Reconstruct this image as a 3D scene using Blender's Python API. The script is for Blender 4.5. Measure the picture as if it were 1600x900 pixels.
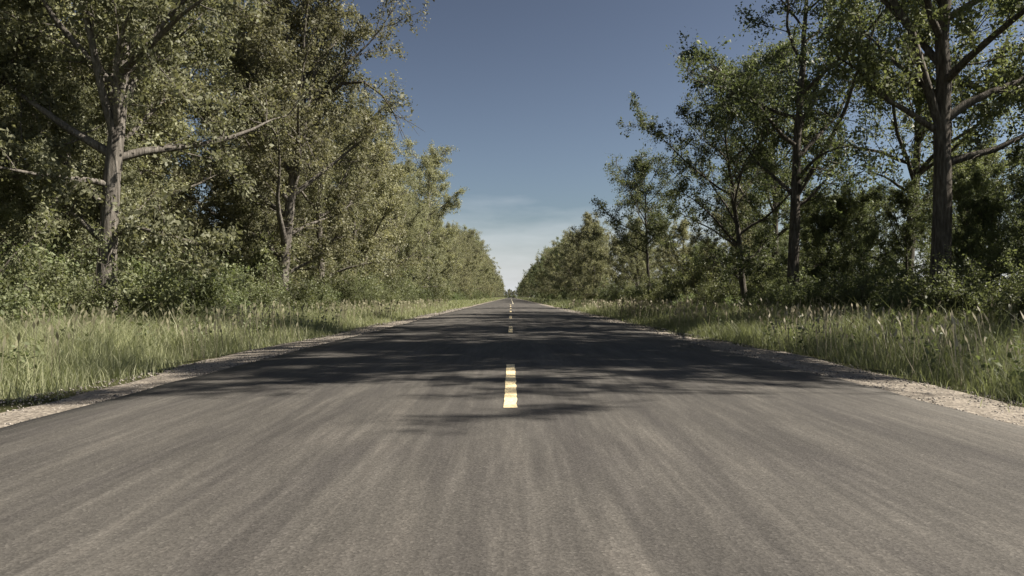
import bpy, math, random
import numpy as np
from mathutils import Vector

for o in list(bpy.data.objects):
    bpy.data.objects.remove(o)
S = bpy.context.scene
C = S.collection
PI = math.pi
RAD = math.radians

# ------------------------------------------------------------------ camera
F_PX, W_PX = 1200.0, 1600.0          # focal length in photo pixels
CAM_H = 0.89
cam_d = bpy.data.cameras.new('camera')
cam_d.sensor_width = 36.0
cam_d.lens = 36.0 * F_PX / W_PX
cam_d.clip_start = 0.05
cam_d.clip_end = 6000.0
cam = bpy.data.objects.new('camera', cam_d)
C.objects.link(cam)
cam.location = (0, 0, CAM_H)
cam.rotation_euler = (RAD(90 + 0.67), 0, RAD(-0.1))
S.camera = cam

# ------------------------------------------------------------------ sky, sun, exposure
SUN_AZ, SUN_EL = 94.0, 44.0          # degrees clockwise from straight ahead (+Y), above horizon
w = bpy.data.worlds.new('World')
S.world = w
w.use_nodes = True
nt = w.node_tree
nt.nodes.clear()
n_out = nt.nodes.new('ShaderNodeOutputWorld')
n_bg = nt.nodes.new('ShaderNodeBackground')
n_sky = nt.nodes.new('ShaderNodeTexSky')
n_sky.sky_type = 'NISHITA'
n_sky.sun_disc = False
n_sky.sun_elevation = RAD(SUN_EL)
n_sky.sun_rotation = RAD(SUN_AZ)
n_sky.altitude = 300.0
n_sky.air_density = 1.0
n_sky.dust_density = 1.3
n_sky.ozone_density = 1.6
n_hs = nt.nodes.new('ShaderNodeHueSaturation')
n_hs.inputs['Hue'].default_value = 0.491
n_hs.inputs['Saturation'].default_value = 0.62
n_hs.inputs['Value'].default_value = 0.070
n_gam = nt.nodes.new('ShaderNodeGamma')
n_gam.inputs['Gamma'].default_value = 1.9
nt.links.new(n_sky.outputs[0], n_gam.inputs['Color'])
nt.links.new(n_gam.outputs[0], n_hs.inputs['Color'])
# low pale cloud bank all along the horizon
n_tc = nt.nodes.new('ShaderNodeTexCoord')
n_sep = nt.nodes.new('ShaderNodeSeparateXYZ')
nt.links.new(n_tc.outputs['Generated'], n_sep.inputs[0])
n_map = nt.nodes.new('ShaderNodeMapping')
n_map.inputs['Scale'].default_value = (5.0, 5.0, 22.0)
nt.links.new(n_tc.outputs['Generated'], n_map.inputs['Vector'])
n_noi = nt.nodes.new('ShaderNodeTexNoise')
n_noi.inputs['Scale'].default_value = 1.6
n_noi.inputs['Detail'].default_value = 6.0
nt.links.new(n_map.outputs[0], n_noi.inputs['Vector'])
n_ma = nt.nodes.new('ShaderNodeMath'); n_ma.operation = 'MULTIPLY_ADD'
nt.links.new(n_noi.outputs['Fac'], n_ma.inputs[0])
n_ma.inputs[1].default_value = -0.10
nt.links.new(n_sep.outputs['Z'], n_ma.inputs[2])
n_mr = nt.nodes.new('ShaderNodeMapRange')
n_mr.inputs['From Min'].default_value = -0.05
n_mr.inputs['From Max'].default_value = 0.075
n_mr.inputs['To Min'].default_value = 0.75
n_mr.inputs['To Max'].default_value = 0.0
nt.links.new(n_ma.outputs[0], n_mr.inputs['Value'])
n_mix = nt.nodes.new('ShaderNodeMixRGB')
n_mix.inputs['Color2'].default_value = (3.6, 3.7, 3.85, 1)
nt.links.new(n_mr.outputs[0], n_mix.inputs['Fac'])
nt.links.new(n_hs.outputs[0], n_mix.inputs['Color1'])
nt.links.new(n_mix.outputs[0], n_bg.inputs['Color'])
n_bg.inputs['Strength'].default_value = 0.10
nt.links.new(n_bg.outputs[0], n_out.inputs['Surface'])

sun_d = bpy.data.lights.new('sun', 'SUN')
sun_d.energy = 5.0
sun_d.angle = RAD(0.5)
sun_d.color = (1.0, 0.93, 0.82)
sun = bpy.data.objects.new('sun', sun_d)
C.objects.link(sun)
az, el = RAD(SUN_AZ), RAD(SUN_EL)
sdir = Vector((math.sin(az) * math.cos(el), math.cos(az) * math.cos(el), math.sin(el)))
sun.rotation_euler = sdir.to_track_quat('Z', 'Y').to_euler()
sun.location = sdir * 80

S.view_settings.view_transform = 'Standard'
S.view_settings.look = 'None'
S.view_settings.exposure = 1.35
S.view_settings.gamma = 1.0
S.view_settings.use_curve_mapping = False
S.render.engine = 'CYCLES'
S.cycles.max_bounces = 8
S.cycles.diffuse_bounces = 3
S.cycles.transmission_bounces = 4
S.cycles.transparent_max_bounces = 8
S.cycles.use_denoising = True

# ------------------------------------------------------------------ helpers
def link(o, parent=None):
    C.objects.link(o)
    if parent is not None:
        o.parent = parent
    return o

def tag(o, label=None, cat=None, group=None, kind=None):
    if label: o['label'] = label
    if cat: o['category'] = cat
    if group: o['group'] = group
    if kind: o['kind'] = kind
    return o

def np_mesh(name, verts, faces_list, mat, smooth=False):
    """faces_list: list of int arrays (n,k)"""
    me = bpy.data.meshes.new(name)
    verts = np.asarray(verts, dtype=np.float32)
    me.vertices.add(len(verts))
    me.vertices.foreach_set('co', verts.ravel())
    fl = [np.asarray(f, dtype=np.int32) for f in faces_list if len(f)]
    idx = np.concatenate([f.ravel() for f in fl])
    tot = np.concatenate([np.full(len(f), f.shape[1], dtype=np.int32) for f in fl])
    start = np.concatenate([[0], np.cumsum(tot)[:-1]]).astype(np.int32)
    me.loops.add(len(idx))
    me.loops.foreach_set('vertex_index', idx)
    me.polygons.add(len(tot))
    me.polygons.foreach_set('loop_start', start)
    me.polygons.foreach_set('loop_total', tot)
    if smooth:
        me.polygons.foreach_set('use_smooth', np.ones(len(tot), dtype=bool))
    me.update(calc_edges=True)
    me.materials.append(mat)
    return me

def vnoise(x, y, seed=0):
    """smooth value noise, numpy, range 0..1"""
    x = np.asarray(x, float); y = np.asarray(y, float)
    xi = np.floor(x).astype(np.int64); yi = np.floor(y).astype(np.int64)
    fx = x - xi; fy = y - yi
    fx = fx * fx * (3 - 2 * fx); fy = fy * fy * (3 - 2 * fy)
    def h(a, b):
        n = (a * 374761393 + b * 668265263 + seed * 1442695041) & 0x7fffffff
        n = ((n ^ (n >> 13)) * 1274126177) & 0x7fffffff
        return ((n ^ (n >> 16)) & 0xffff) / 65535.0
    return (h(xi, yi) * (1 - fx) * (1 - fy) + h(xi + 1, yi) * fx * (1 - fy)
            + h(xi, yi + 1) * (1 - fx) * fy + h(xi + 1, yi + 1) * fx * fy)

# ------------------------------------------------------------------ materials
def new_mat(name):
    m = bpy.data.materials.new(name)
    m.use_nodes = True
    t = m.node_tree
    return m, t, t.nodes['Principled BSDF'], t.nodes['Material Output']

def N(t, kind, **kw):
    n = t.nodes.new(kind)
    for k, v in kw.items():
        if k in n.inputs: n.inputs[k].default_value = v
        else: setattr(n, k, v)
    return n

def ramp(t, src, stops):
    r = t.nodes.new('ShaderNodeValToRGB')
    e = r.color_ramp.elements
    while len(e) < len(stops): e.new(0.5)
    for i, (p, c) in enumerate(stops):
        e[i].position = p
        e[i].color = (c[0], c[1], c[2], 1) if not isinstance(c, (int, float)) else (c, c, c, 1)
    t.links.new(src, r.inputs[0])
    return r.outputs[0]

def mapped(t, scale, coord='Object'):
    tc = t.nodes.new('ShaderNodeTexCoord')
    mp = t.nodes.new('ShaderNodeMapping')
    mp.inputs['Scale'].default_value = scale
    t.links.new(tc.outputs[coord], mp.inputs['Vector'])
    return mp.outputs[0]

def noise(t, vec, scale, detail=4, rough=0.55):
    n = N(t, 'ShaderNodeTexNoise', Scale=scale, Detail=detail, Roughness=rough)
    t.links.new(vec, n.inputs['Vector'])
    return n.outputs['Fac']

def mixc(t, fac, a, b, mode='MIX'):
    m = t.nodes.new('ShaderNodeMixRGB'); m.blend_type = mode
    for sock, v in ((m.inputs[0], fac), (m.inputs[1], a), (m.inputs[2], b)):
        if hasattr(v, 'links'): t.links.new(v, sock)
        elif isinstance(v, (int, float)): sock.default_value = v
        else: sock.default_value = (*v, 1)
    return m.outputs[0]

def bump(t, h, strength, dist, bsdf):
    b = N(t, 'ShaderNodeBump', Strength=strength, Distance=dist)
    t.links.new(h, b.inputs['Height'])
    t.links.new(b.outputs[0], bsdf.inputs['Normal'])

def mat_asphalt():
    m, t, b, _ = new_mat('asphalt')
    v = mapped(t, (1, 1, 1))
    vs = mapped(t, (2.9, 0.30, 1))       # worn streaks along the driving direction
    vs2 = mapped(t, (17.0, 0.95, 1))
    n1 = N(t, 'ShaderNodeTexNoise', Scale=1.0, Detail=6, Roughness=0.66, Distortion=0.35)
    t.links.new(vs, n1.inputs['Vector']); s1 = n1.outputs['Fac']
    n2 = N(t, 'ShaderNodeTexNoise', Scale=1.0, Detail=3, Roughness=0.6, Distortion=0.25)
    t.links.new(vs2, n2.inputs['Vector']); s2 = n2.outputs['Fac']
    big = noise(t, mapped(t, (0.9, 0.35, 1)), 0.8, 4, 0.55)
    fine = N(t, 'ShaderNodeTexVoronoi', Scale=95.0)
    t.links.new(v, fine.inputs['Vector'])
    grain = noise(t, v, 220.0, 2, 0.6)
    base = ramp(t, s1, [(0.28, (0.044, 0.040, 0.037)), (0.46, (0.060, 0.055, 0.049)), (0.56, (0.072, 0.066, 0.058)), (0.72, (0.102, 0.092, 0.080))])
    c = mixc(t, 0.6, base, ramp(t, s2, [(0.28, 0.34), (0.50, 0.48), (0.75, 0.74)]), 'OVERLAY')
    c = mixc(t, 0.5, c, ramp(t, big, [(0.3, 0.34), (0.7, 0.62)]), 'OVERLAY')
    # aggregate: each stone its own tone
    sep = N(t, 'ShaderNodeSeparateColor')
    t.links.new(fine.outputs['Color'], sep.inputs[0])
    c = mixc(t, 0.55, c, ramp(t, sep.outputs[0], [(0.0, 0.25), (0.55, 0.5), (0.93, 0.62), (1.0, 0.9)]), 'OVERLAY')
    t.links.new(c, b.inputs['Base Color'])
    b.inputs['Roughness'].default_value = 0.88
    b.inputs['Specular IOR Level'].default_value = 0.25
    h = N(t, 'ShaderNodeMath', operation='ADD')
    t.links.new(fine.outputs['Distance'], h.inputs[0]); t.links.new(grain, h.inputs[1])
    bump(t, h.outputs[0], 0.35, 0.004, b)
    return m

def mat_paint(name, col):
    m, t, b, _ = new_mat(name)
    v = mapped(t, (1, 1, 1))
    n1 = noise(t, v, 60.0, 4, 0.7)
    n2 = noise(t, mapped(t, (9, 1.2, 1)), 2.0, 4, 0.6)
    wear = mixc(t, 1.0, ramp(t, n1, [(0.38, 0.0), (0.50, 1.0)]), ramp(t, n2, [(0.22, 0.35), (0.42, 1.0)]), 'MULTIPLY')
    c = mixc(t, wear, (0.16, 0.14, 0.11), col)
    t.links.new(c, b.inputs['Base Color'])
    b.inputs['Roughness'].default_value = 0.75
    bump(t, n1, 0.3, 0.002, b)
    return m

def mat_gravel(name, a, bcol, c3):
    m, t, b, _ = new_mat(name)
    v = mapped(t, (1, 1, 1))
    vo = N(t, 'ShaderNodeTexVoronoi', Scale=38.0); t.links.new(v, vo.inputs['Vector'])
    sep = N(t, 'ShaderNodeSeparateColor'); t.links.new(vo.outputs['Color'], sep.inputs[0])
    c = ramp(t, sep.outputs[0], [(0.0, a), (0.6, bcol), (1.0, c3)])
    big = noise(t, mapped(t, (1.6, 0.5, 1)), 1.3, 5, 0.6)
    c = mixc(t, 0.7, c, ramp(t, big, [(0.3, 0.3), (0.7, 0.62)]), 'OVERLAY')
    t.links.new(c, b.inputs['Base Color'])
    b.inputs['Roughness'].default_value = 0.95
    b.inputs['Specular IOR Level'].default_value = 0.2
    bump(t, vo.outputs['Distance'], 0.6, 0.012, b)
    return m

def mat_stone():
    m, t, b, _ = new_mat('gravel_stone')
    g = t.nodes.new('ShaderNodeNewGeometry')
    c = ramp(t, g.outputs['Random Per Island'], [(0, (0.08, 0.072, 0.064)), (0.5, (0.16, 0.142, 0.122)), (1, (0.29, 0.26, 0.225))])
    t.links.new(c, b.inputs['Base Color']); b.inputs['Roughness'].default_value = 0.9
    return m

def mat_soil():
    m, t, b, _ = new_mat('forest_soil')
    v = mapped(t, (1, 1, 1))
    n1 = noise(t, v, 0.5, 6, 0.6); n2 = noise(t, v, 18.0, 5, 0.7)
    c = ramp(t, n1, [(0.3, (0.035, 0.032, 0.018)), (0.55, (0.060, 0.062, 0.026)), (0.75, (0.075, 0.068, 0.035))])
    c = mixc(t, 0.6, c, ramp(t, n2, [(0.3, 0.3), (0.7, 0.65)]), 'OVERLAY')
    t.links.new(c, b.inputs['Base Color']); b.inputs['Roughness'].default_value = 1.0
    b.inputs['Specular IOR Level'].default_value = 0.1
    bump(t, n2, 0.8, 0.05, b)
    return m

def mat_leaf(name, dark, mid, light, transl, tr=0.35):
    m = bpy.data.materials.new(name); m.use_nodes = True
    t = m.node_tree; t.nodes.clear()
    out = t.nodes.new('ShaderNodeOutputMaterial')
    g = t.nodes.new('ShaderNodeNewGeometry')
    oi = t.nodes.new('ShaderNodeObjectInfo')
    lo = tuple(0.5 * (p + q) for p, q in zip(dark, mid)); hi = tuple(0.45 * p + 0.55 * q for p, q in zip(light, mid))
    c = ramp(t, g.outputs['Random Per Island'], [(0.0, lo), (0.5, mid), (1.0, hi)])
    big = noise(t, mapped(t, (1, 1, 1)), 1.3, 3, 0.6)
    c = mixc(t, 0.8, c, ramp(t, big, [(0.3, 0.33), (0.7, 0.66)]), 'OVERLAY')
    hs = t.nodes.new('ShaderNodeHueSaturation')
    mr = N(t, 'ShaderNodeMapRange'); mr.inputs['To Min'].default_value = 0.492; mr.inputs['To Max'].default_value = 0.518
    t.links.new(oi.outputs['Random'], mr.inputs['Value'])
    t.links.new(mr.outputs[0], hs.inputs['Hue'])
    mr2 = N(t, 'ShaderNodeMapRange'); mr2.inputs['To Min'].default_value = 0.72; mr2.inputs['To Max'].default_value = 1.28
    wn = t.nodes.new('ShaderNodeTexWhiteNoise'); wn.noise_dimensions = '1D'
    t.links.new(oi.outputs['Random'], wn.inputs['W'])
    t.links.new(wn.outputs['Value'], mr2.inputs['Value'])
    t.links.new(mr2.outputs[0], hs.inputs['Value'])
    hs.inputs['Saturation'].default_value = 0.86
    t.links.new(c, hs.inputs['Color'])
    d = N(t, 'ShaderNodeBsdfPrincipled', Roughness=0.55)
    d.inputs['Specular IOR Level'].default_value = 0.3
    t.links.new(hs.outputs[0], d.inputs['Base Color'])
    tl = t.nodes.new('ShaderNodeBsdfTranslucent')
    tc = mixc(t, 1.0, hs.outputs[0], transl, 'MULTIPLY')
    t.links.new(tc, tl.inputs['Color'])
    mx = N(t, 'ShaderNodeMixShader'); mx.inputs[0].default_value = tr
    t.links.new(d.outputs[0], mx.inputs[1]); t.links.new(tl.outputs[0], mx.inputs[2])
    t.links.new(mx.outputs[0], out.inputs['Surface'])
    return m

def mat_bark(name, a, b_, c_):
    m, t, b, _ = new_mat(name)
    n1 = noise(t, mapped(t, (16, 16, 2.2)), 1.0, 6, 0.65)
    n2 = noise(t, mapped(t, (1, 1, 1)), 1.1, 4, 0.6)
    c = ramp(t, n1, [(0.32, a), (0.5, b_), (0.68, c_)])
    c = mixc(t, 0.5, c, ramp(t, n2, [(0.3, 0.33), (0.7, 0.64)]), 'OVERLAY')
    t.links.new(c, b.inputs['Base Color']); b.inputs['Roughness'].default_value = 0.95
    b.inputs['Specular IOR Level'].default_value = 0.15
    bump(t, n1, 0.9, 0.05, b)
    return m

M_ASPH = mat_asphalt()
M_YEL = mat_paint('yellow_road_paint', (0.82, 0.66, 0.38))
M_WHT = mat_paint('pale_road_paint', (0.62, 0.56, 0.40))
M_GRAV = mat_gravel('gravel_shoulder', (0.125, 0.107, 0.088), (0.205, 0.178, 0.146), (0.29, 0.255, 0.21))
M_STONE = mat_stone()
M_SOIL = mat_soil()
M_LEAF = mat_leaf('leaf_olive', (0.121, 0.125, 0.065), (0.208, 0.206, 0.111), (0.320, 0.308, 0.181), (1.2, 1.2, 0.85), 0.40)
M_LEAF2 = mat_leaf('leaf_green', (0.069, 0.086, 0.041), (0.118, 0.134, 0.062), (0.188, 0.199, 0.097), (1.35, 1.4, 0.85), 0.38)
M_SHRUB = mat_leaf('shrub_leaf', (0.084, 0.099, 0.043), (0.146, 0.157, 0.069), (0.230, 0.230, 0.112), (1.25, 1.3, 0.8))
M_GRASS = mat_leaf('grass_blade', (0.127, 0.136, 0.061), (0.230, 0.232, 0.115), (0.411, 0.381, 0.241), (1.2, 1.3, 0.8), 0.4)
M_WEED = mat_leaf('weed_leaf', (0.087, 0.119, 0.049), (0.152, 0.181, 0.075), (0.239, 0.258, 0.116), (1.25, 1.35, 0.8), 0.35)
M_STRAW = mat_leaf('dry_straw', (0.20, 0.17, 0.10), (0.30, 0.26, 0.16), (0.42, 0.37, 0.25), (1.1, 1.05, 0.85), 0.3)
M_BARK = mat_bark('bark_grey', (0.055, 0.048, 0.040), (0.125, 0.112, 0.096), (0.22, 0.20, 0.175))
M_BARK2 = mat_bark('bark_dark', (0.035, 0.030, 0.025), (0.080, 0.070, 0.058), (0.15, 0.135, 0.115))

# ------------------------------------------------------------------ ground, road, shoulders
ROAD_HW = 3.52
def road_edge(y, side):
    return ROAD_HW + (vnoise(y * 0.5, side * 7.0 + 3, 5) - 0.5) * 0.10 + (vnoise(y * 2.7, side * 5.0 + 9, 6) - 0.5) * 0.05

def road_z(x):
    return 0.05 * (1 - (np.asarray(x) / ROAD_HW) ** 2)

def ground_z(x, y):
    ax = np.abs(np.asarray(x, float)); y = np.asarray(y, float) + 0 * ax
    z = np.interp(ax, [0, 3.3, 3.55, 4.4, 5.2, 6.4, 8.5, 11, 16, 40, 200],
                      [-0.10, -0.10, -0.030, -0.055, -0.14, -0.26, -0.14, 0.02, 0.08, 0.15, 0.2])
    amp = np.interp(ax, [3.6, 5, 7, 12, 60], [0.0, 0.06, 0.14, 0.25, 0.4])
    z = z + amp * (vnoise(np.asarray(x) * 0.45, y * 0.33, 1) - 0.5) + 0.3 * amp * (vnoise(np.asarray(x) * 1.7, y * 1.4, 2) - 0.5)
    return z

def grid_faces(nx, ny):
    i, j = np.meshgrid(np.arange(nx - 1), np.arange(ny - 1), indexing='xy')
    a = (j * nx + i).ravel()
    return np.stack([a, a + 1, a + nx + 1, a + nx], 1)

def ysamples():
    return np.concatenate([np.arange(-60, 0, 3.0), np.arange(0, 40, 0.4), np.arange(40, 120, 2.0),
                           np.arange(120, 400, 8.0), np.arange(400, 1000, 25.0), [1000, 1200, 1600, 2200, 3000, 4000]])

gx = np.array([3.2, 3.5, 3.7, 4.0, 4.4, 4.8, 5.2, 5.7, 6.3, 7, 7.8, 8.6, 9.5, 10.5, 12, 14, 17, 20, 25, 32, 42, 60, 100, 200, 500, 1200, 3000])
gx = np.concatenate([-gx[::-1], [0], gx])
gy = ysamples()
XX, YY = np.meshgrid(gx, gy)
V = np.stack([XX.ravel(), YY.ravel(), ground_z(XX, YY).ravel()], 1)
ground = link(bpy.data.objects.new('ground', np_mesh('ground', V, [grid_faces(len(gx), len(gy))], M_SOIL, True)))
tag(ground, 'dark leafy woodland soil on both sides of the road', kind='structure')

# road sheet, crowned, with uneven broken edges and a real edge thickness
ROAD_END = 960.0
ry = np.concatenate([np.arange(-30, 0, 1.0), np.arange(0, 60, 0.25), np.arange(60, 200, 1.0), np.arange(200, ROAD_END + 1, 10.0)])
u = np.linspace(-1, 1, 25)
rows = []
for y in ry:
    el_, er_ = road_edge(y, -1), road_edge(y, 1)
    xs = np.where(u < 0, u * el_, u * er_)
    zs = road_z(np.clip(xs, -ROAD_HW, ROAD_HW))
    r = np.stack([xs, np.full_like(xs, y), zs], 1)
    lo = np.array([[-el_ - 0.03, y, -0.12]]); hi = np.array([[er_ + 0.03, y, -0.12]])
    rows.append(np.concatenate([lo, r, hi]))
V = np.concatenate(rows)
road = link(bpy.data.objects.new('road', np_mesh('road', V, [grid_faces(27, len(ry))], M_ASPH, False)))
tag(road, 'straight two lane asphalt road with worn grey surface', kind='structure')

def strip_mark(name, x0, y0, y1, width, mat, seed):
    rng = np.random.default_rng(seed)
    n = max(2, int((y1 - y0) / 0.12)) if y1 - y0 < 10 else int((y1 - y0) / 10) + 2
    ys = np.linspace(y0, y1, n)
    j = 0.006 if n < 100 else 0.0
    l = np.stack([x0 - width / 2 + rng.normal(0, j, n) * 0.5, ys, np.zeros(n)], 1)
    r = np.stack([x0 + width / 2 + rng.normal(0, j, n) * 0.5, ys, np.zeros(n)], 1)
    V = np.stack([l, r], 1).reshape(-1, 3)
    V[:, 2] = road_z(V[:, 0]) + 0.004
    a = np.arange(n - 1) * 2
    F = np.stack([a, a + 1, a + 3, a + 2], 1)
    return link(bpy.data.objects.new(name, np_mesh(name, V, [F], mat)), road)

D0, DLEN, DPER = 5.82, 3.75, 12.19
for k in range(7):
    strip_mark('centre_dash', -0.0, D0 + k * DPER, D0 + k * DPER + DLEN, 0.102, M_YEL, 40 + k)
strip_mark('solid_line', 0.30, 92.0, 940.0, 0.105, M_WHT, 60)

def shoulder(side):
    ys = np.concatenate([np.arange(-20, 60, 0.3), np.arange(60, 200, 2.0), np.arange(200, 900, 15.0)])
    n = 7
    rows = []
    for y in ys:
        e = road_edge(y, side)
        wd = 0.66 + 0.42 * float(vnoise(y * 0.16, side * 3.0 + 20, 11)) + 0.25 * (float(vnoise(y * 0.9, side * 2 + 50, 12)) - 0.5)
        if side > 0 and 5 < y < 17: wd += 0.55 * math.sin((y - 5) / 12 * PI)
        if side < 0 and 9 < y < 17: wd += 0.5 * math.sin((y - 9) / 8 * PI)
        xs = side * (e - 0.05 + wd * np.linspace(0, 1, n))
        zz = ground_z(xs, y) + 0.012 + 0.02 * (vnoise(xs * 6, y * 5 + 0 * xs, 13) - 0.3)
        zz[0] = min(zz[0], -0.012); zz[-1] = ground_z(xs[-1], y) - 0.02
        rows.append(np.stack([xs, np.full(n, y), zz], 1))
    V = np.concatenate(rows)
    F = grid_faces(n, len(ys))
    if side < 0: F = F[:, ::-1]
    o = link(bpy.data.objects.new('gravel_shoulder', np_mesh('gravel_shoulder', V, [F], M_GRAV, True)))
    tag(o, 'pale gravel shoulder along the %s edge of the road' % ('left' if side < 0 else 'right'), kind='structure')
    # loose stones
    rng = np.random.default_rng(5 + side)
    ns = 8000
    y = 2.5 + 60 * rng.random(ns) ** 2.0
    e = np.array([road_edge(q, side) for q in y])
    x = side * (e + 0.03 + 1.15 * rng.random(ns) ** 1.5)
    s = rng.uniform(0.005, 0.013, ns) * (1 + y / 30.0)
    s = np.where(rng.random(ns) < 0.03, s * 1.9, s)
    z = ground_z(x, y) + 0.012
    ph = np.array([[1, 0, 0], [0, 1, 0], [-1, 0, 0], [0, -1, 0], [0.1, 0, 0.75], [0, 0, -0.7]])
    off = ph[None] * s[:, None, None] * rng.uniform(0.65, 1.25, (ns, 6, 1))
    a = rng.uniform(0, 2 * PI, ns)
    ca, sa = np.cos(a)[:, None], np.sin(a)[:, None]
    ox, oy = off[:, :, 0] * ca - off[:, :, 1] * sa, off[:, :, 0] * sa + off[:, :, 1] * ca
    P = np.stack([x[:, None] + ox, y[:, None] + oy, z[:, None] + off[:, :, 2] + s[:, None] * 0.2], 2).reshape(-1, 3)
    f = np.array([[0, 1, 4], [1, 2, 4], [2, 3, 4], [3, 0, 4], [1, 0, 5], [2, 1, 5], [3, 2, 5], [0, 3, 5]])
    F = (f[None] + (np.arange(ns) * 6)[:, None, None]).reshape(-1, 3)
    g = link(bpy.data.objects.new('loose_gravel', np_mesh('loose_gravel', P, [F], M_STONE)))
    tag(g, 'loose grey gravel stones scattered on the %s road shoulder' % ('left' if side < 0 else 'right'), 'gravel', kind='stuff')

shoulder(-1); shoulder(1)

# ------------------------------------------------------------------ tree generator
class Tubes:
    def __init__(s): s.v = []; s.f = []; s.n = 0
    def add(s, pts, rad, sides):
        pts = np.asarray(pts, float); rad = np.asarray(rad, float)
        k = len(pts)
        tan = np.gradient(pts, axis=0)
        tan /= np.linalg.norm(tan, axis=1, keepdims=True) + 1e-9
        ref = np.array([1.0, 0.13, 0.0]) if abs(tan[0][0]) < 0.8 else np.array([0, 1.0, 0.1])
        a = np.cross(tan, ref); a /= np.linalg.norm(a, axis=1, keepdims=True) + 1e-9
        b = np.cross(tan, a)
        th = np.arange(sides) * 2 * PI / sides
        ring = (a[:, None, :] * np.cos(th)[None, :, None] + b[:, None, :] * np.sin(th)[None, :, None]) * rad[:, None, None]
        s.v.append((pts[:, None, :] + ring).reshape(-1, 3))
        i = np.arange(sides); j = (i + 1) % sides
        base = (np.arange(k - 1) * sides)[:, None]
        q = np.stack([base + i, base + sides + i, base + sides + j, base + j], 2).reshape(-1, 4) + s.n
        s.f.append(q)
        s.n += k * sides
    def mesh(s, name, mat):
        return np_mesh(name, np.concatenate(s.v), [np.concatenate(s.f)], mat, True)

def unit(v): return v / (np.linalg.norm(v) + 1e-9)

def path(rng, p, d, L, n, up, wander):
    pts = [p]; step = L / (n - 1)
    for i in range(n - 1):
        d = unit(d + np.array([0, 0, up]) / n + rng.normal(0, wander, 3))
        pts.append(pts[-1] + d * step)
    return np.array(pts)

def leaf_mesh(name, seg_a, seg_b, per, size, spread, rng, mat, droop=0.35, aspect=0.55, weight=None):
    seg_a = np.asarray(seg_a); seg_b = np.asarray(seg_b)
    k = len(seg_a)
    cnt = rng.poisson(per * (np.asarray(weight) if weight is not None else np.ones(k)))
    idx = np.repeat(np.arange(k), cnt)
    n = len(idx)
    tt = rng.random((n, 1)) ** 0.7 * 1.1
    c = seg_a[idx] * (1 - tt) + seg_b[idx] * tt + rng.normal(0, 1, (n, 3)) * spread
    d = rng.normal(0, 1, (n, 3)); d[:, 2] -= droop
    d /= np.linalg.norm(d, axis=1, keepdims=True)
    nn = rng.normal(0, 1, (n, 3)); nn[:, 2] += 0.6
    nn -= d * (nn * d).sum(1, keepdims=True)
    nn /= np.linalg.norm(nn, axis=1, keepdims=True) + 1e-9
    sd = np.cross(d, nn)
    l = size * np.clip(rng.lognormal(-0.03, 0.34, (n, 1)), 0.45, 1.9); wv = l * aspect * 0.5
    p0 = c - d * l * 0.5; p2 = c + d * l * 0.5
    m = c - d * l * 0.08 + nn * l * 0.09
    V = np.stack([p0, m + sd * wv, p2, m - sd * wv], 1).reshape(-1, 3)
    F = np.arange(n * 4).reshape(-1, 4)
    return np_mesh(name, V, [F], mat)

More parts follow.
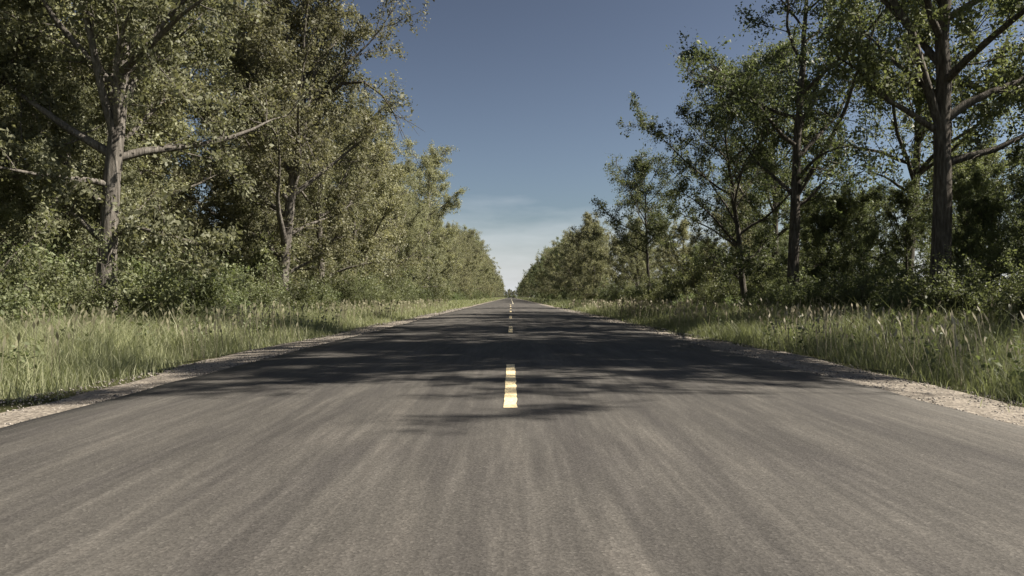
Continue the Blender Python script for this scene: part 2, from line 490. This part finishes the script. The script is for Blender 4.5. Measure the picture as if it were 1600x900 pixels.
def build_tree(seed, H, R, cb=0.22, lean=(0.0, 0.0), n_limb=17, r0=None, leafmat=None, bark=None,
               per=30, leaf=0.11, fork=False, spread=0.12, top_taper=1.0, extra=None, nsec=9, nter=6):
    rng = np.random.default_rng(seed)
    r0 = r0 or 0.0155 * H
    K = 16
    t = np.linspace(0, 1, K)
    wob = np.cumsum(rng.normal(0, 0.10, (K, 2)), axis=0) * (H / 16.0)
    wob -= wob[0]
    tp = np.stack([lean[0] * H * t ** 1.2 + wob[:, 0] * t, lean[1] * H * t ** 1.2 + wob[:, 1] * t, H * 0.96 * t - 0.25], 1)
    tr = r0 * (1 - t * 0.93) ** 0.85
    tr[0] *= 1.55; tr[1] *= 1.1
    trunk = Tubes(); trunk.add(tp, tr, 12)
    br = Tubes(); sa = []; sb = []; wt = []
    def at(s):
        f = s * (K - 1); i = min(int(f), K - 2); f -= i
        return tp[i] * (1 - f) + tp[i + 1] * f, tr[i] * (1 - f) + tr[i + 1] * f
    az = rng.uniform(0, 2 * PI)
    specs = []
    for i in range(n_limb):
        s = cb + (0.97 - cb) * ((i + rng.uniform(0, 0.9)) / n_limb)
        az += 2.39996 + rng.normal(0, 0.35)
        q = (s - cb) / (1 - cb)
        env = (0.62 + 0.75 * math.sin(min(1, q * 1.25 + 0.12) * PI * 0.62)) * (1 - q ** 2.2) ** 0.6 * top_taper + 0.22
        L = R * env * rng.uniform(0.65, 1.2)
        elv = RAD(rng.uniform(8, 40) + 38 * q)
        specs.append((s, az, elv, L))
    if fork:
        specs.append((0.32, rng.uniform(0, 2 * PI), RAD(66), H * 0.55))
        specs.append((0.42, rng.uniform(0, 2 * PI), RAD(60), H * 0.42))
    for (s, a, elv, L) in specs:
        p, pr = at(s)
        d = np.array([math.cos(a) * math.cos(elv), math.sin(a) * math.cos(elv), math.sin(elv)])
        lp = path(rng, p, d, L, 8, 0.28, 0.13)
        lr = np.linspace(min(pr * 0.62, 0.012 + 0.022 * L), 0.010, 8)
        br.add(lp, lr, 6)
        ns = int(nsec * (1 if L < R * 1.4 else 1.7))
        for j in range(ns):
            f = 0.10 + 0.90 * (j + rng.random()) / ns
            fi = f * 7; i0 = min(int(fi), 6); fr = fi - i0
            q0 = lp[i0] * (1 - fr) + lp[i0 + 1] * fr
            dl = unit(lp[i0 + 1] - lp[i0])
            d2 = unit(dl * 0.75 + rng.normal(0, 0.62, 3) + np.array([0, 0, 0.12]))
            L2 = max(0.55, min(2.4, L * rng.uniform(0.22, 0.48) * (1.15 - 0.5 * f)))
            sp = path(rng, q0, d2, L2, 5, 0.10, 0.16)
            br.add(sp, np.linspace(0.020, 0.006, 5), 4)
            cw = float(np.clip(rng.lognormal(-0.12, 0.55), 0.12, 2.2))
            for m in range(nter):
                g = 0.2 + 0.8 * (m + rng.random()) / nter
                gi = g * 4; g0 = min(int(gi), 3); gf = gi - g0
                q1 = sp[g0] * (1 - gf) + sp[g0 + 1] * gf
                d3 = unit(unit(sp[g0 + 1] - sp[g0]) * 0.7 + rng.normal(0, 0.65, 3))
                L3 = rng.uniform(0.28, 0.75)
                q2 = q1 + d3 * L3 + np.array([0, 0, -0.06])
                br.add(np.array([q1, q2]), np.array([0.007, 0.003]), 3)
                sa.append(q1); sb.append(q2); wt.append(cw)
    res = {'trunk': trunk.mesh('trunk', bark), 'branches': br.mesh('branches', bark),
           'crown': leaf_mesh('crown', sa, sb, per, leaf, spread, rng, leafmat, weight=wt)}
    if extra: res.update(extra(rng, at))
    return res

def build_shrub(seed, H, R, n_stem=9, per=26, leaf=0.085, mat=None):
    rng = np.random.default_rng(seed)
    st = Tubes(); sa = []; sb = []
    for i in range(n_stem):
        a = rng.uniform(0, 2 * PI); e = RAD(rng.uniform(35, 85))
        d = np.array([math.cos(a) * math.cos(e), math.sin(a) * math.cos(e), math.sin(e)])
        p = np.array([rng.normal(0, R * 0.18), rng.normal(0, R * 0.18), -0.12])
        L = H * rng.uniform(0.6, 1.1)
        sp = path(rng, p, d, L, 7, 0.1, 0.12)
        st.add(sp, np.linspace(0.026, 0.006, 7), 5)
        for j in range(13):
            f = 0.10 + 0.9 * (j + rng.random()) / 13
            fi = f * 6; i0 = min(int(fi), 5); fr = fi - i0
            q0 = sp[i0] * (1 - fr) + sp[i0 + 1] * fr
            d2 = unit(rng.normal(0, 0.8, 3) + np.array([0, 0, 0.25]))
            L2 = R * rng.uniform(0.25, 0.6)
            q1 = q0 + d2 * L2
            q1[2] = max(q1[2], 0.12)
            st.add(np.array([q0, q1]), np.array([0.008, 0.003]), 3)
            for m in range(3):
                g = 0.35 + 0.65 * rng.random()
                qa = q0 * (1 - g) + q1 * g
                qb = qa + unit(rng.normal(0, 1, 3)) * rng.uniform(0.15, 0.35)
                qb[2] = max(qb[2], 0.1)
                sa.append(qa); sb.append(qb)
    return {'stem': st.mesh('stem', M_BARK2), 'foliage': leaf_mesh('foliage', sa, sb, per, leaf, 0.10, rng, mat or M_SHRUB)}

def place(name, parts, x, y, rot, sc, label, cat, group=None, sz=None):
    e = bpy.data.objects.new(name, None)
    e.empty_display_size = 0.3
    link(e)
    e.location = (x, y, float(ground_z(x, y)))
    e.rotation_euler = (0, 0, rot)
    e.scale = (sc, sc, sz or sc)
    tag(e, label, cat, group)
    for nm, me in parts.items():
        link(bpy.data.objects.new(nm, me), e)
    return e

# explicit limbs seen in the photograph
def arch_extra(rng, at):
    """long limb that leaves the trunk high up, arches over the verge and droops, nearly bare at its tip"""
    p, r = at(0.50)
    pts = np.array([p, p + [0.75, -0.1, 1.15], p + [1.8, -0.2, 1.9], p + [2.7, -0.3, 1.95], p + [3.5, -0.4, 1.35], p + [4.0, -0.5, 0.55], p + [4.35, -0.5, -0.45]])
    tb = Tubes(); tb.add(pts, np.array([0.12, 0.10, 0.08, 0.06, 0.04, 0.022, 0.008]), 7)
    sa = []; sb = []
    for k in range(26):
        f = rng.uniform(1.0, 5.6); i = min(int(f), 5); q = pts[i] * (1 - f + i) + pts[i + 1] * (f - i)
        d = unit(np.array([0.5, 0, -0.25]) + rng.normal(0, 0.6, 3)); L = rng.uniform(0.5, 1.3)
        tw = path(rng, q, d, L, 4, -0.3, 0.14)
        tb.add(tw, np.linspace(0.014, 0.004, 4), 4)
        if rng.random() < 0.8:
            sa.append(tw[1]); sb.append(tw[3])
            sa.append(tw[2]); sb.append(tw[3] + rng.normal(0, 0.2, 3))
    for k in range(7):
        q = pts[3 + k % 3] + rng.normal(0, 0.2, 3)
        tw = path(rng, pts[3 + k % 3], unit(np.array([0.55, 0, -0.6]) + rng.normal(0, 0.25, 3)), rng.uniform(1.2, 2.2), 6, -0.4, 0.08)
        tb.add(tw, np.linspace(0.016, 0.004, 6), 4)
    return {'arching_limb': tb.mesh('arching_limb', M_BARK2),
            'limb_foliage': leaf_mesh('limb_foliage', sa, sb, 14, 0.12, 0.14, rng, M_LEAF)}

def low_limb_extra(rng, at):
    p, r = at(0.27)
    pts = np.array([p, p + [0.6, 0, 0.18], p + [1.3, -0.1, 0.36], p + [2.1, -0.1, 0.75], p + [2.7, -0.2, 1.3]])
    tb = Tubes(); tb.add(pts, np.array([0.12, 0.10, 0.08, 0.05, 0.015]), 7)
    for k in range(10):
        f = rng.uniform(1.5, 3.9); i = int(f); q = pts[i] * (1 - f + i) + pts[i + 1] * (f - i)
        tb.add(path(rng, q, unit(rng.normal(0, 1, 3)), rng.uniform(0.4, 1.0), 4, 0, 0.15), np.linspace(0.014, 0.004, 4), 4)
    return {'low_limb': tb.mesh('low_limb', M_BARK2)}

# tall broadleaf kinds (mesh data shared between copies)
T = {}
T['a'] = build_tree(11, 16.5, 4.0, 0.13, (0.03, 0.0), 25, leafmat=M_LEAF, bark=M_BARK, fork=True, per=44)
T['arch'] = build_tree(24, 17.0, 4.3, 0.12, (0.10, 0.0), 25, leafmat=M_LEAF, bark=M_BARK, fork=True, per=44, extra=arch_extra)
T['b'] = build_tree(37, 14.5, 3.6, 0.14, (0.05, 0.02), 22, leafmat=M_LEAF, bark=M_BARK, per=44)
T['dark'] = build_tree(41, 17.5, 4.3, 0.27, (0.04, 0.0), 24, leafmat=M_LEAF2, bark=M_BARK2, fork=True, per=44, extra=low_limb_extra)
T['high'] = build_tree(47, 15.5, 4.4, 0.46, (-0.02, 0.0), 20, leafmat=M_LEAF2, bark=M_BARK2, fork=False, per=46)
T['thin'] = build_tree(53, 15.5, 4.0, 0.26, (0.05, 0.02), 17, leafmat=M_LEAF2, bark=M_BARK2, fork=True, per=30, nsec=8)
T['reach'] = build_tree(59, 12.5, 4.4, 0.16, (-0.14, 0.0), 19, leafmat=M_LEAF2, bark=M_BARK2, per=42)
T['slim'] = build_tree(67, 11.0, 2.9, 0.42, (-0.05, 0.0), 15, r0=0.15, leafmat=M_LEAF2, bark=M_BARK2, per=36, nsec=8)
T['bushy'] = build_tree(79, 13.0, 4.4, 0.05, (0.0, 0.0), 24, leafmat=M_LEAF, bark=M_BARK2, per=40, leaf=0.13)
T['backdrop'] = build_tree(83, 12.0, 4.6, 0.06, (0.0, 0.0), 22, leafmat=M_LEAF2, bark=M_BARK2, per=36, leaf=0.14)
SH = [build_shrub(s, h, r, n, mat=mt) for s, h, r, n, mt in
      ((101, 2.1, 1.4, 10, M_SHRUB), (102, 2.9, 1.7, 12, M_SHRUB), (103, 1.4, 1.1, 9, M_WEED), (104, 2.4, 1.9, 12, M_LEAF2))]
SHN = ('rounded', 'tall arching', 'low spreading', 'dark broad')
LOOK = {'a': 'tall forked', 'b': 'upright oval', 'bushy': 'full bushy', 'dark': 'dark tall', 'thin': 'thin-leaved', 'reach': 'low reaching', 'high': 'high-crowned', 'backdrop': 'dark bushy'}
ORD = ['first', 'second', 'third', 'fourth', 'fifth', 'sixth', 'seventh', 'eighth', 'ninth', 'tenth', 'eleventh', 'twelfth',
       'thirteenth', 'fourteenth', 'fifteenth', 'sixteenth', 'seventeenth', 'eighteenth', 'nineteenth', 'twentieth', 'twenty-first', 'twenty-second', 'twenty-third', 'twenty-fourth']
ORD += ['twenty-' + q for q in ORD[4:9]] + ['thirtieth'] + ['thirty-' + q for q in ORD[:9]] + ['fortieth']

GL, GR = 'trees lining the left verge', 'trees lining the right verge'
near = [
 # name, kind, x, y, rot, scale, label, group
 ('broadleaf_tree', 'a', -10.2, 19.3, 0.4, 1.0, 'tall olive-green tree with pale straight trunk, nearest on the left', GL),
 ('broadleaf_tree', 'arch', -9.6, 32.0, 0.0, 1.0, 'tall leaning tree with a limb arching out over the left verge', GL),
 ('broadleaf_tree', 'b', -10.3, 42.0, 2.2, 1.0, 'upright olive tree just beyond the arching-limb tree on the left', GL),
 ('broadleaf_tree', 'bushy', -10.6, 52.0, 1.0, 0.95, 'bushy tree leafed to the ground, second beyond the arching-limb tree on the left', GL),
 ('broadleaf_tree', 'b', -9.2, 84.0, 0.2, 1.2, 'tree with pointed crown leaning over the road on the left', GL),
 ('broadleaf_tree', 'dark', 11.2, 20.0, 0.0, 1.0, 'tall dark backlit tree with a low bare limb, nearest on the right', GR),
 ('broadleaf_tree', 'thin', 11.0, 30.0, 0.3, 1.05, 'thin-leaved tall tree with sky showing through, second on the right', GR),
 ('broadleaf_tree', 'reach', 11.2, 36.5, 0.0, 0.88, 'dark tree whose crown reaches toward the road on the right', GR),
 ('slender_tree', 'slim', 10.5, 58.0, 0.0, 1.0, 'slender small tree with a bare stem and tufted top on the right', GR),
 ('broadleaf_tree', 'bushy', 11.3, 112.0, 2.0, 0.92, 'rounded full tree on the right, past the slender bare-stemmed tree', GR),
]
for nm, k, x, y, r, s, lab, g in near:
    place(nm, T[k], x, y, r, s, lab, 'tree', g)

rnd = random.Random(7)
# front rows further on
GFL, GFR = 'distant trees of the left row', 'distant trees of the right row'
y, i = 61.0, 0
while y < 930:
    if abs(y - 84) > 3:
        k = rnd.choice(['a', 'b', 'bushy', 'b', 'bushy'])
        hs = 0.78 + 0.15 * rnd.random() if y < 110 else (0.62 + 0.62 * float(vnoise(y / 26.0, 0.5, 91))) * rnd.uniform(0.88, 1.14)
        lab = ('%s tree in the left row down the road, %s beyond the leafed-to-ground bushy tree' % (LOOK[k], ORD[i]) if i < 14
               else 'leafy tree in the far stretch of the left row down the road')
        place('broadleaf_tree', T[k], -10.2 - rnd.random() * 1.8, y, rnd.uniform(0, 6.28), hs, lab, 'tree', GFL)
        i += 1
    y += rnd.uniform(5.0, 8.0) if y < 250 else rnd.uniform(11, 17)
y, i = 68.0, 0
while y < 930:
    if abs(y - 112) > 4:
        k = rnd.choice(['b', 'bushy', 'bushy', 'reach']) if y > 150 else 'bushy'
        hs = 0.48 + 0.08 * rnd.random() if y < 98 else (0.72 + 0.15 * rnd.random() if y < 150 else (0.66 + 0.58 * float(vnoise(y / 26.0, 7.5, 92))) * rnd.uniform(0.88, 1.14))
        lab = ('%s tree in the right row down the road, %s beyond the slender bare-stemmed tree' % (LOOK[k], ORD[i]) if i < 14
               else 'leafy tree in the far stretch of the right row down the road')
        place('broadleaf_tree', T[k], 11.0 + rnd.random() * 2.0, y, rnd.uniform(0, 6.28), hs, lab, 'tree', GFR)
        i += 1
    y += rnd.uniform(5.5, 8.5) if y < 250 else rnd.uniform(11, 17)
# trees that close the road at its far end
for i in range(16):
    place('broadleaf_tree', T['bushy'], -17 + i * 2.3 + rnd.uniform(-1, 1), 968 + rnd.uniform(0, 40), rnd.uniform(0, 6.28), rnd.uniform(0.55, 0.95),
          'small distant tree closing the view at the end of the road', 'tree', 'trees at the end of the road')
for i in range(14):
    place('shrub', SH[i % 4], -20 + i * 3.0 + rnd.uniform(-0.6, 0.6), 963 + rnd.uniform(0, 3), rnd.uniform(0, 6.28), rnd.uniform(1.3, 1.9),
          'tiny distant shrub below the trees at the end of the road', 'shrub', 'shrubs at the end of the road')
# woodland behind the front rows
def woods(items, side):
    for i, (x, y, k, s) in enumerate(sorted(items, key=lambda q: q[1])):
        place('broadleaf_tree', T[k], x, y, rnd.uniform(0, 6.28), s,
              '%s woodland tree behind the %s front row, %s from the camera in depth' % (LOOK[k], side, ORD[i]),
              'tree', 'woodland trees behind the %s row' % side)
woods(((-14.5, 15.5, 'b', 1), (-13.6, 25.5, 'b', 1.0), (-15.5, 29, 'a', 0.95), (-13.4, 37.0, 'a', 0.95), (-16.5, 21, 'bushy', 1), (-19, 26, 'a', 1),
       (-18, 34, 'b', 1.1), (-15, 46, 'a', 1), (-14, 57, 'b', 1), (-20, 41, 'bushy', 1.1), (-22, 30, 'bushy', 1.1), (-24, 36, 'a', 1),
       (-26, 24, 'bushy', 1.1), (-25, 46, 'a', 1), (-18, 61, 'a', 1), (-15, 68, 'a', 0.9), (-15.5, 76, 'b', 1), (-16, 90, 'a', 0.9),
       (-30, 40, 'bushy', 1.2), (-34, 30, 'bushy', 1.2), (-13.2, 47.5, 'bushy', 0.6), (-12.6, 35, 'bushy', 0.5), (-13, 22.5, 'bushy', 0.5)), 'left')
woods(((16.5, 21.5, 'backdrop', 0.5), (19.5, 19.5, 'backdrop', 0.5), (28, 20.5, 'backdrop', 0.95), (17, 33, 'thin', 1), (14.5, 42, 'thin', 0.9), (20, 24, 'dark', 1), 
       (14.2, 49, 'bushy', 0.55), (18, 56, 'thin', 0.7), (14, 62, 'bushy', 0.5), (16, 80, 'bushy', 0.6),
       (30, 34, 'backdrop', 0.8), (31, 52, 'backdrop', 0.8), (24, 52, 'backdrop', 0.62),
       (38, 62, 'backdrop', 1.0), (26, 66, 'backdrop', 0.75), (21, 46, 'backdrop', 0.5), (15.8, 26.5, 'backdrop', 0.38),
       (13.6, 33.5, 'backdrop', 0.36)), 'right')
# young bushy trees filling in under the tall ones
for side, k, x0, s0, col in ((-1, 'bushy', 12.0, 0.46, 'olive'), (1, 'backdrop', 13.4, 0.36, 'dark')):
    y, i = 14.5, 0
    while y < 66:
        nm = 'left' if side < 0 else 'right'
        place('young_tree', T[k], side * (x0 + rnd.uniform(0, 2.4)), y, rnd.uniform(0, 6.28), s0 * rnd.uniform(0.75, 1.25),
              'young %s bushy tree under the tall %s trees, %s from the camera' % (col, nm, ORD[i]), 'tree', 'young trees under the %s wood' % nm)
        y += rnd.uniform(3.0, 5.0); i += 1
# trees just outside the right edge of the view, whose shade falls across the road ahead
for x, y, k, s, lab in ((10.8, 10.1, 'high', 0.88, 'high-crowned tree beside the right verge, closest to the camera'),
                        (11.4, 13.6, 'high', 0.86, 'high-crowned tree at the right edge of the picture'),
                        (15.4, 11.0, 'high', 1.0, 'high-crowned tree behind the closest tree on the right')):
    place('broadleaf_tree', T[k], x, y, rnd.uniform(0, 6.28), s, lab, 'tree', GR)

# ------------------------------------------------------------------ undergrowth shrubs
GSL, GSR = 'shrubs under the left trees', 'shrubs under the right trees'
for side in (-1, 1):
    y = 12.5
    cnt = [0, 0]
    nm = 'left' if side < 0 else 'right'
    while y < 320:
        n = 2 if y < 70 else 1
        for q in range(n):
            x = side * ((rnd.uniform(8.6, 10.2) if side < 0 else rnd.uniform(10.3, 11.5)) + q * 2.4)
            k = rnd.randrange(4)
            if side > 0 and y < 34: k = 3  # darker-leaved kind only: shade under the near right trees put into leaf colour
            s = rnd.uniform(0.75, 1.25) * (0.85 if q == 0 else 1.25)
            if side > 0: s *= 0.72 if y < 34 else 0.85
            if y > 80: s *= 1.3
            i = cnt[q]
            if y < 60 and i < len(ORD):
                lab = '%s shrub under the %s trees, %s from the camera in the %s line' % (SHN[k], nm, ORD[i], ('front', 'back')[q])
            else:
                lab = 'far leafy shrub at the foot of the %s trees down the road' % nm
            cnt[q] += 1
            place('shrub', SH[k], x, y + rnd.uniform(-0.8, 0.8), rnd.uniform(0, 6.28), s, lab, 'shrub', GSL if side < 0 else GSR)
        y += rnd.uniform(1.5, 2.6) if y < 70 else rnd.uniform(4.0, 7.0)

# ------------------------------------------------------------------ verge grass and weeds
def grass(side, seed):
    rng = np.random.default_rng(seed)
    X = []; Y = []; Wd = []
    for (y0, y1, dens, wd) in ((3, 14, 620, 0.0065), (14, 28, 380, 0.009), (28, 60, 150, 0.016), (60, 140, 48, 0.035), (140, 400, 9, 0.09), (400, 900, 2.5, 0.2)):
        n = int((y1 - y0) * 7.0 * dens)
        xx = 3.75 + 7.0 * rng.random(n); yy = y0 + (y1 - y0) * rng.random(n)
        X.append(xx); Y.append(yy); Wd.append(np.full(n, wd))
    X = np.concatenate(X); Y = np.concatenate(Y); Wd = np.concatenate(Wd)
    # verge line: the grass starts where the gravel ends, in uneven tongues
    edge = 4.12 + 0.42 * vnoise(Y * 0.16, side * 3.0 + 20 + 0 * Y, 11) + 0.45 * (vnoise(Y * 0.8, 3 + 0 * Y, 31 + side) - 0.5)
    if side > 0: edge += np.where((Y > 5) & (Y < 17), 0.45 * np.sin((Y - 5) / 12 * PI), 0)
    else: edge += np.where((Y > 9) & (Y < 17), 0.4 * np.sin((Y - 9) / 8 * PI), 0)
    dd = X - edge
    patch = vnoise(X * 0.9, Y * 0.7, 33 + side) * 0.6 + vnoise(X * 2.6, Y * 2.3, 35 + side) * 0.4
    keep = (dd > 0) & (rng.random(len(X)) < np.clip(0.25 + dd * 0.9, 0, 1) * np.clip(0.35 + patch * 1.2, 0, 1)) | ((dd > -0.35) & (rng.random(len(X)) < 0.025))
    keep &= rng.random(len(X)) < np.interp(X, [9.5, 10.7], [1, 0.3])
    X, Y, Wd, dd, patch = X[keep], Y[keep], Wd[keep], dd[keep], patch[keep]
    n = len(X)
    big = vnoise(X * 0.35, Y * 0.22, 37 + side)
    Hh = (0.16 + 0.55 * np.clip(dd / 1.6, 0, 1)) * (0.45 + 0.5 * patch + 0.35 * big) * rng.uniform(0.55, 1.35, n)
    tall = rng.random(n) < 0.03
    Hh = np.where(tall, Hh * 1.5 + 0.08, Hh)
    x = side * X
    z = ground_z(x, Y) - 0.02
    a = rng.uniform(0, 2 * PI, n)
    lean = Hh * rng.uniform(0.1, 0.75, n)
    dx, dy = np.cos(a), np.sin(a)
    b = rng.uniform(0, PI, n)
    px, py = np.cos(b) * Wd * 0.5, np.sin(b) * Wd * 0.5
    wsc = rng.uniform(0.6, 1.5, n)
    px *= wsc; py *= wsc
    def pt(f, wf, sgn):
        return np.stack([x + dx * lean * f ** 1.8 + sgn * px * wf, Y + dy * lean * f ** 1.8 + sgn * py * wf, z + Hh * (f - 0.18 * f ** 3)], 1)
    V = np.stack([pt(0.0, 1, -1), pt(0.0, 1, 1), pt(0.55, 0.8, -1), pt(0.55, 0.8, 1), pt(1.0, 0, 0)], 1).reshape(-1, 3)
    o = np.arange(n)[:, None] * 5
    me = np_mesh('verge_grass', V, [o + np.array([[0, 1, 3, 2]]), o + np.array([[2, 3, 4]])], M_GRASS)
    g = link(bpy.data.objects.new('verge_grass', me))
    tag(g, 'tall uneven green grass covering the %s verge' % ('left' if side < 0 else 'right'), 'grass', kind='stuff')
    # straw-coloured seed stalks standing above the grass
    ns = 2600
    yy = 4 + 60 * rng.random(ns) ** 1.7; xx = side * (4.9 + 5.0 * rng.random(ns))
    ok = vnoise(xx * 0.8, yy * 0.6, 71) > 0.42
    xx, yy = xx[ok], yy[ok]; ns = len(xx)
    hh = rng.uniform(0.35, 0.85, ns)
    b0 = np.stack([xx, yy, ground_z(xx, yy) - 0.02], 1)
    ln = np.stack([rng.normal(0, 0.10, ns), rng.normal(0, 0.10, ns), np.zeros(ns)], 1)
    t0 = b0 + ln + np.stack([0 * hh, 0 * hh, hh], 1)
    wv = (0.0022 + 0.00022 * yy)[:, None] * np.array([[1.0, 0.35, 0]])
    hd = t0 + ln * 0.35 + np.stack([0 * hh, 0 * hh, 0.10 + 0.05 * rng.random(ns)], 1)
    mid = (t0 + hd) * 0.5
    V = np.stack([b0 - wv, b0 + wv, t0 + wv * 0.7, t0 - wv * 0.7, t0, mid + wv * 4, hd, mid - wv * 4], 1).reshape(-1, 3)
    o = np.arange(ns)[:, None] * 8
    me = np_mesh('seed_stalks', V, [np.concatenate([o + np.array([[0, 1, 2, 3]]), o + np.array([[4, 5, 6, 7]])])], M_STRAW)
    st = link(bpy.data.objects.new('seed_stalks', me))
    tag(st, 'dry straw-coloured grass seed stalks on the %s verge' % ('left' if side < 0 else 'right'), 'grass', kind='stuff')
    # leafy weeds in the grass
    nw = 420
    yy = 5 + 75 * rng.random(nw) ** 1.6; xx = side * (5.2 + 5.0 * rng.random(nw))
    hh = rng.uniform(0.25, 0.75, nw)
    base = np.stack([xx, yy, ground_z(xx, yy)], 1)
    topp = base + np.stack([rng.normal(0, 0.10, nw), rng.normal(0, 0.10, nw), hh], 1)
    me = leaf_mesh('verge_weeds', base, topp, 40, 0.06, 0.07, rng, M_WEED, droop=0.1)
    wds = link(bpy.data.objects.new('verge_weeds', me))
    tag(wds, 'low leafy weeds growing through the %s verge grass' % ('left' if side < 0 else 'right'), 'weeds', kind='stuff')

grass(-1, 201); grass(1, 202)
